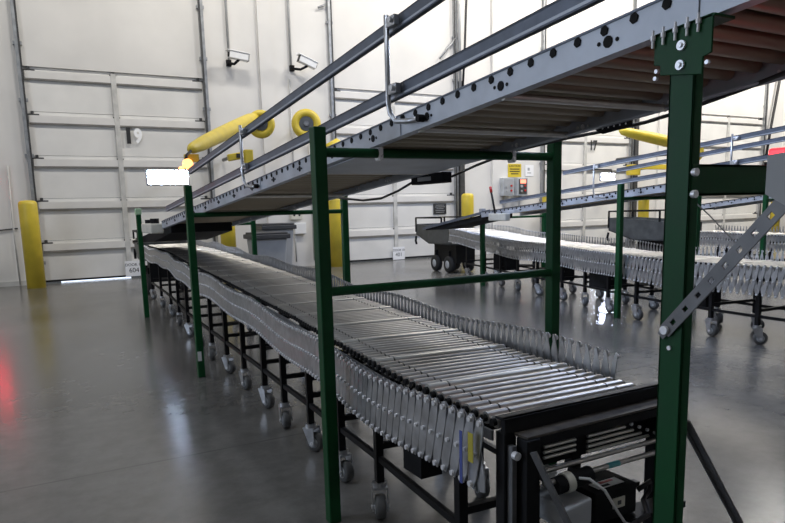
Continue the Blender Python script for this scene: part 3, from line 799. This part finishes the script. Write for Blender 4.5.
# the main one
P1 = [(1.082, 1.085, .552), (1.088, 1.3, .552), (1.105, 1.6, .551), (1.145, 1.95, .551), (1.19, 2.35, .553), (1.235, 2.75, .556), (1.265, 3.2, .565), (1.30, 4.0, .592), (1.33, 4.7, .612), (1.37, 5.5, .630), (1.43, 6.2, .64), (1.49, 7.0, .645), (1.53, 7.8, .645), (1.56, 8.6, .645)]
LEG1 = (1.30, 1.813, 2.16, 2.506, 2.871, 3.25, 3.66, 4.10, 4.57, 5.05, 5.55, 6.17, 6.8, 7.6, 8.4)
f1, pa1 = flex('flexible_conveyor', P1, LEG1, 'flexible roller conveyor snaking from the front to the left dock door', cs=1.12)

# its near end: black end frame with the drive and control box
b = MB('black'); b.box((.838, 1.05, .528), (1.335, 1.066, .562)); b.box((.838, 1.05, .556), (1.335, 1.085, .562)); b.build('end_bar', f1, .002)
for x in (.838, 1.303):
    b = MB('black'); b.box((x, 1.052, .11), (x + .032, 1.082, .53)); b.build('end_leg', f1, .002)
    b = MB('rubber'); b.cyl((x + .003, 1.067, .05), (x + .029, 1.067, .05), .05, n=20); b.build('end_wheel', f1)
b = MB('flat_bar'); b.box((.846, 1.036, .30), (.858, 1.052, .505)); b.cyl((.851, 1.036, .487), (.851, 1.024, .487), .009, 'bolt'); b.build('latch', f1)
b = MB('worn_cover'); b.prism([(.862, 1.05, .524), (.872, 1.018, .521), (1.33, 1.005, .530), (1.33, 1.05, .530)], (0, 0, .005)); b.build('cover_plate', f1)
b = MB('black'); b.box((.872, 1.014, .504), (1.33, 1.024, .522)); b.build('front_bar', f1)
b = MB('black'); b.box((.90, 1.078, .425), (1.33, 1.084, .530)); b.build('dark_fill', f1)  # black sheet added as dark fill for the shaded interior behind the shafts
for x in (.864, 1.30):
    b = MB('black'); b.box((x, 1.010, .11), (x + .036, 1.045, .521)); b.build('drive_leg', f1, .002)
b = MB('flat_bar'); b.bar((.858, .985, .508), (.945, .85, .20), .018, .005, up=(-1, 0, 0)); b.build('diagonal_stay', f1)
for z, y in ((.424, 1.0), (.437, 1.03)):
    b = MB('roller'); b.cyl((.90, y, z), (1.30, y, z), .006, n=10); b.build('tie_rod', f1)
b = MB('teal'); b.cyl((1.085, 1.0, .424), (1.12, 1.0, .424), .0068, n=10); b.build('rod_tape', f1)
for i in range(6):
    z = .500 - .0125*i
    if i < 5:
        b = MB('axle'); b.cyl((.955, 1.062, z), (1.048, 1.062, z), .0042, n=8); b.build('drive_shaft', f1)
    b = MB('axle'); b.cyl((1.085, 1.062, z), (1.15 + .028*i, 1.062, z), .0042, n=8); b.build('drive_shaft', f1)
    b = MB('bolt'); b.cyl((1.165 + .028*i, 1.058, z + .006), (1.165 + .028*i, 1.053, z + .006), .0045, n=8); b.build('shaft_bolt', f1)
b = MB('black'); b.box((1.145, 1.10, .46), (1.30, 1.108, .52)); b.build('chain_guard', f1)
b = MB('black'); b.box((1.052, 1.075, .40), (1.077, 1.10, .52)); b.build('hanger', f1)
b = MB('black'); b.box((.92, .965, .285), (1.31, 1.02, .300)); b.box((.92, 1.10, .285), (1.31, 1.12, .300)); b.build('tray', f1)
b = MB('black_rough'); b.box((1.035, .985, .302), (1.165, 1.085, .374)); bx = b.build('control_box', f1, .004)
b = MB('paper'); b.box((1.06, 1.0, .3745), (1.14, 1.03, .3755)); b.box((1.085, 1.018, .3755), (1.125, 1.028, .376), 'red_p'); b.box((1.07, 1.003, .3755), (1.10, 1.012, .376), 'ink'); b.build('warning_label', bx)
b = MB('cream'); b.box((1.088, .982, .328), (1.124, .985, .352)); b.box((1.101, .9805, .336), (1.111, .982, .345), 'dgrey'); b.build('outlet', bx)
b = MB('lgrey'); b.prism([(.932, .965, .372), (1.005, .965, .382), (1.005, .965, .325), (.955, .965, .305), (.935, .965, .33)], (0, .11, 0)); b.build('gear_case', f1, .004)
b = MB('black_rough'); b.cyl((.93, 1.0, .412), (1.03, 1.0, .418), .019, n=18); b.cyl((.955, 1.0, .4135), (.973, 1.0, .4145), .0225, 'cream', n=18); b.build('motor', f1)
b = MB('wire'); b.tube([(.985, .985, .424), (1.0, .97, .424), (1.025, .95, .40), (1.06, .945, .345), (1.085, .945, .312), (1.105, .95, .302)], .0032, n=8); b.build('motor_cable', f1)
b = MB('cable'); b.tube([(1.185, 1.0, .345), (1.215, .99, .362), (1.225, 1.0, .335), (1.205, 1.0, .315), (1.17, .955, .306), (1.08, .95, .292)], .006, n=8); b.build('black_hose', f1)
b = MB('black_rough'); b.box((.915, 1.52, .245), (.985, 1.62, .385)); b.build('drive_motor', f1)
b = MB('label_y'); b.box((.791, 1.10, .46), (.7925, 1.118, .525)); b.build('yellow_sticker', f1)
b = MB('label_b'); b.box((.791, 1.140, .40), (.7925, 1.150, .52)); b.build('blue_sticker', f1)

def hopper(pos, heading, lab, L=1.15, W=.62, zt=.75, wheels=True):
    """traction head of a flexible conveyor: sloped trough on two tyres"""
    h = V((math.cos(heading), math.sin(heading), 0)); n = V((-h.y, h.x, 0)); p = V(pos)
    t = thing('hopper_cart', (p.x, p.y, 0), lab, 'cart', 'hopper carts at the conveyor ends')
    def P(u, v, z): return p + h*u + n*v + V((0, 0, z))
    b = MB('dgrey')
    prof = [(0, .44), (L*.62, .44), (L, .58), (L, zt), (L*.45, zt - .03), (0, zt - .08)]
    for v in (-W/2, W/2):
        b.prism([P(u, v, z) for u, z in prof], n*(.02 if v < 0 else -.02))
    b.prism([P(0, -W/2, .44), P(L*.62, -W/2, .44), P(L*.62, -W/2, .46), P(0, -W/2, .46)], n*W)
    b.prism([P(L*.62, -W/2, .44), P(L, -W/2, .58), P(L, -W/2, .60), P(L*.62, -W/2, .46)], n*W)
    b.prism([P(L - .02, -W/2, .58), P(L, -W/2, .58), P(L, -W/2, zt), P(L - .02, -W/2, zt)], n*W)
    b.build('trough', t)
    for v in (-W/2, W/2):
        b = MB('black'); b.bar(P(L, v, .62), P(L, v, zt + .10), .022, .022, up=h); b.bar(P(L, v, zt + .10), P(L*.25, v, zt + .10), .022, .022); b.bar(P(L*.25, v, zt + .10), P(L*.25, v, zt - .06), .022, .022, up=h); b.build('hand_rail', t)
    b = MB('black'); b.bar(P(L, -W/2, zt + .10), P(L, W/2, zt + .10), .022, .022); b.build('hand_rail', t)
    b = MB('black'); b.bar(P(.02, 0, .30), P(L*.62, 0, .30), W*.62, .27); b.build('chassis', t)
    for u in (.22, .22 + .42):
        for v in (-W/2 + .10, W/2 - .10):
            c = P(u, v, .13)
            b = MB('tyre'); b.lathe(c - n*.045, n, [(.075, 0), (.12, .004), (.13, .02), (.13, .07), (.12, .086), (.075, .09)], n=24)
            w = b.build('wheel', t)
            b = MB('lgrey'); b.lathe(c - n*.048, n, [(.03, 0), (.072, .004), (.072, .092), (.03, .096)], n=18); b.build('rim', w)
            b = MB('black'); b.bar(P(u, v, .13), P(u, v, .34), .05, .05, up=h); b.build('wheel_strut', t)
    b = MB('black'); b.tube([P(L, W/2, .55), P(L + .02, W/2, .47), P(L - .01, W/2, .42)], .018); b.build('hook', t)
    return t
hopper((1.57, 8.75, 0), math.radians(86), 'dark hopper cart under the far end of the main conveyor', L=1.0, zt=.70)

P2 = [(4.63, 1.35, .552), (4.62, 2.0, .552), (4.63, 2.6, .552), (4.66, 3.1, .552), (4.80, 3.9, .552), (4.93, 4.35, .553), (5.06, 4.8, .565), (5.16, 5.3, .580), (5.24, 5.8, .592), (5.40, 6.4, .608), (5.58, 7.0, .63), (5.74, 7.6, .66), (5.86, 8.3, .69)]
LEG2 = (1.7, 2.05, 2.40, 2.76, 3.10, 3.50, 3.91, 4.33, 4.76, 5.19, 5.65, 6.1, 6.6, 7.15, 7.8)
f2, pa2 = flex('flexible_conveyor', P2, LEG2, 'flexible roller conveyor in the middle distance curving to the second hopper cart', near_count=0, simple=True, wave=.008, pitch=.046, lim={1: (-.20, -.005), -1: (-.16, .06)}, cs=1.3, lw=.013)
for y in (3.35, 4.55, 5.4, 6.7):
    p_, t_, n_ = pa2.at(pa2.s_at_y(y))
    c_ = p_ + n_*.12
    b = MB('black_rough'); b.box((c_.x - .09, c_.y - .13, .20), (c_.x + .09, c_.y + .13, .40)); b.build('drive_motor', f2)
    b = MB('black'); b.bar((c_.x, c_.y, .40), (c_.x, c_.y, p_.z - .05), .03, .03, up=(0, 1, 0)); b.build('motor_hanger', f2)
hopper((5.91, 8.35, 0), math.radians(86), 'dark hopper cart on tyres left of the wall control boxes', L=1.15, W=.54, zt=.75)
P3 = [(8.35, 1.7, .56), (8.3, 2.6, .56), (8.32, 3.6, .56), (8.4, 4.6, .56), (8.55, 5.6, .57), (8.62, 6.3, .58)]
f3, pa3 = flex('flexible_conveyor', P3, (2.2, 2.9, 3.6, 4.3, 5.0, 5.7, 6.2), 'flexible roller conveyor at far right behind the perforated strut', near_count=0, simple=True, wave=.008, pitch=.046, lim={1: (-.20, -.005), -1: (-.16, .06)}, cs=1.3, lw=.013)
hopper((8.50, 6.4, 0), math.radians(95), 'dark hopper cart beside the thick green column, farthest right', L=1.2, W=.60, zt=.78)

# ------------------------------------------------------------------ lights
def area(name, loc, sx, sy, power, col, rot=(0, 0, 0)):
    l = bpy.data.lights.new(name, 'AREA'); l.shape = 'RECTANGLE'; l.size = sx; l.size_y = sy; l.energy = power; l.color = col
    o = bpy.data.objects.new(name, l); COL.objects.link(o); o.location = loc; o.rotation_euler = rot
    return o
warm = (1.0, .965, .91); cool = (.80, .88, 1.0)
for x in (-1.5, 2.5, 6.5, 10.5, 14.5, 18.5):
    area('high_bay_lamp', (x, 8.4, 6.9), 1.4, .5, 86 + 14*x, warm, (math.radians(24), 0, 0))
blue = (.50, .64, 1.0)
for x in (8.0, 14.0):
    area('high_bay_lamp', (x, 3.6, 6.9), 1.2, .5, 30, cool)
area('high_bay_lamp', (-2.2, 2.6, 6.9), 1.6, .5, 75, cool)
area('high_bay_lamp', (.6, 1.6, 6.9), 1.6, .5, 55, cool)
# unseen cool fill added on the left to brighten the conveyor plates
area('left_cool_fill', (-4.7, 5.0, 1.9), 3.2, 2.6, 95, (.64, .77, 1.0), (PI/2, 0, -PI/2))
# blue fill lights without fixtures, added to brighten the second conveyor's plates
area('blue_fill', (6.2, 3.2, 5.2), .5, .5, 70, blue)
area('blue_fill', (7.0, 7.0, 4.8), .5, .5, 60, blue)
area('blue_fill', (2.7, 4.6, 3.8), .4, .8, 150, blue, (0, math.radians(-82), 0))
l = bpy.data.lights.new('red_glow', 'POINT'); l.energy = .025; l.color = (1, .03, .04); l.shadow_soft_size = .03
o = bpy.data.objects.new('red_glow', l); COL.objects.link(o); o.location = (1.265, .70, 1.11)

w = bpy.data.worlds.new('world'); SC.world = w; w.use_nodes = True
w.node_tree.nodes['Background'].inputs['Color'].default_value = (.6, .65, .7, 1)
w.node_tree.nodes['Background'].inputs['Strength'].default_value = .2

vs = SC.view_settings
vs.view_transform = 'Standard'; vs.look = 'None'; vs.gamma = 1; vs.use_curve_mapping = False
vs.exposure = 0.0
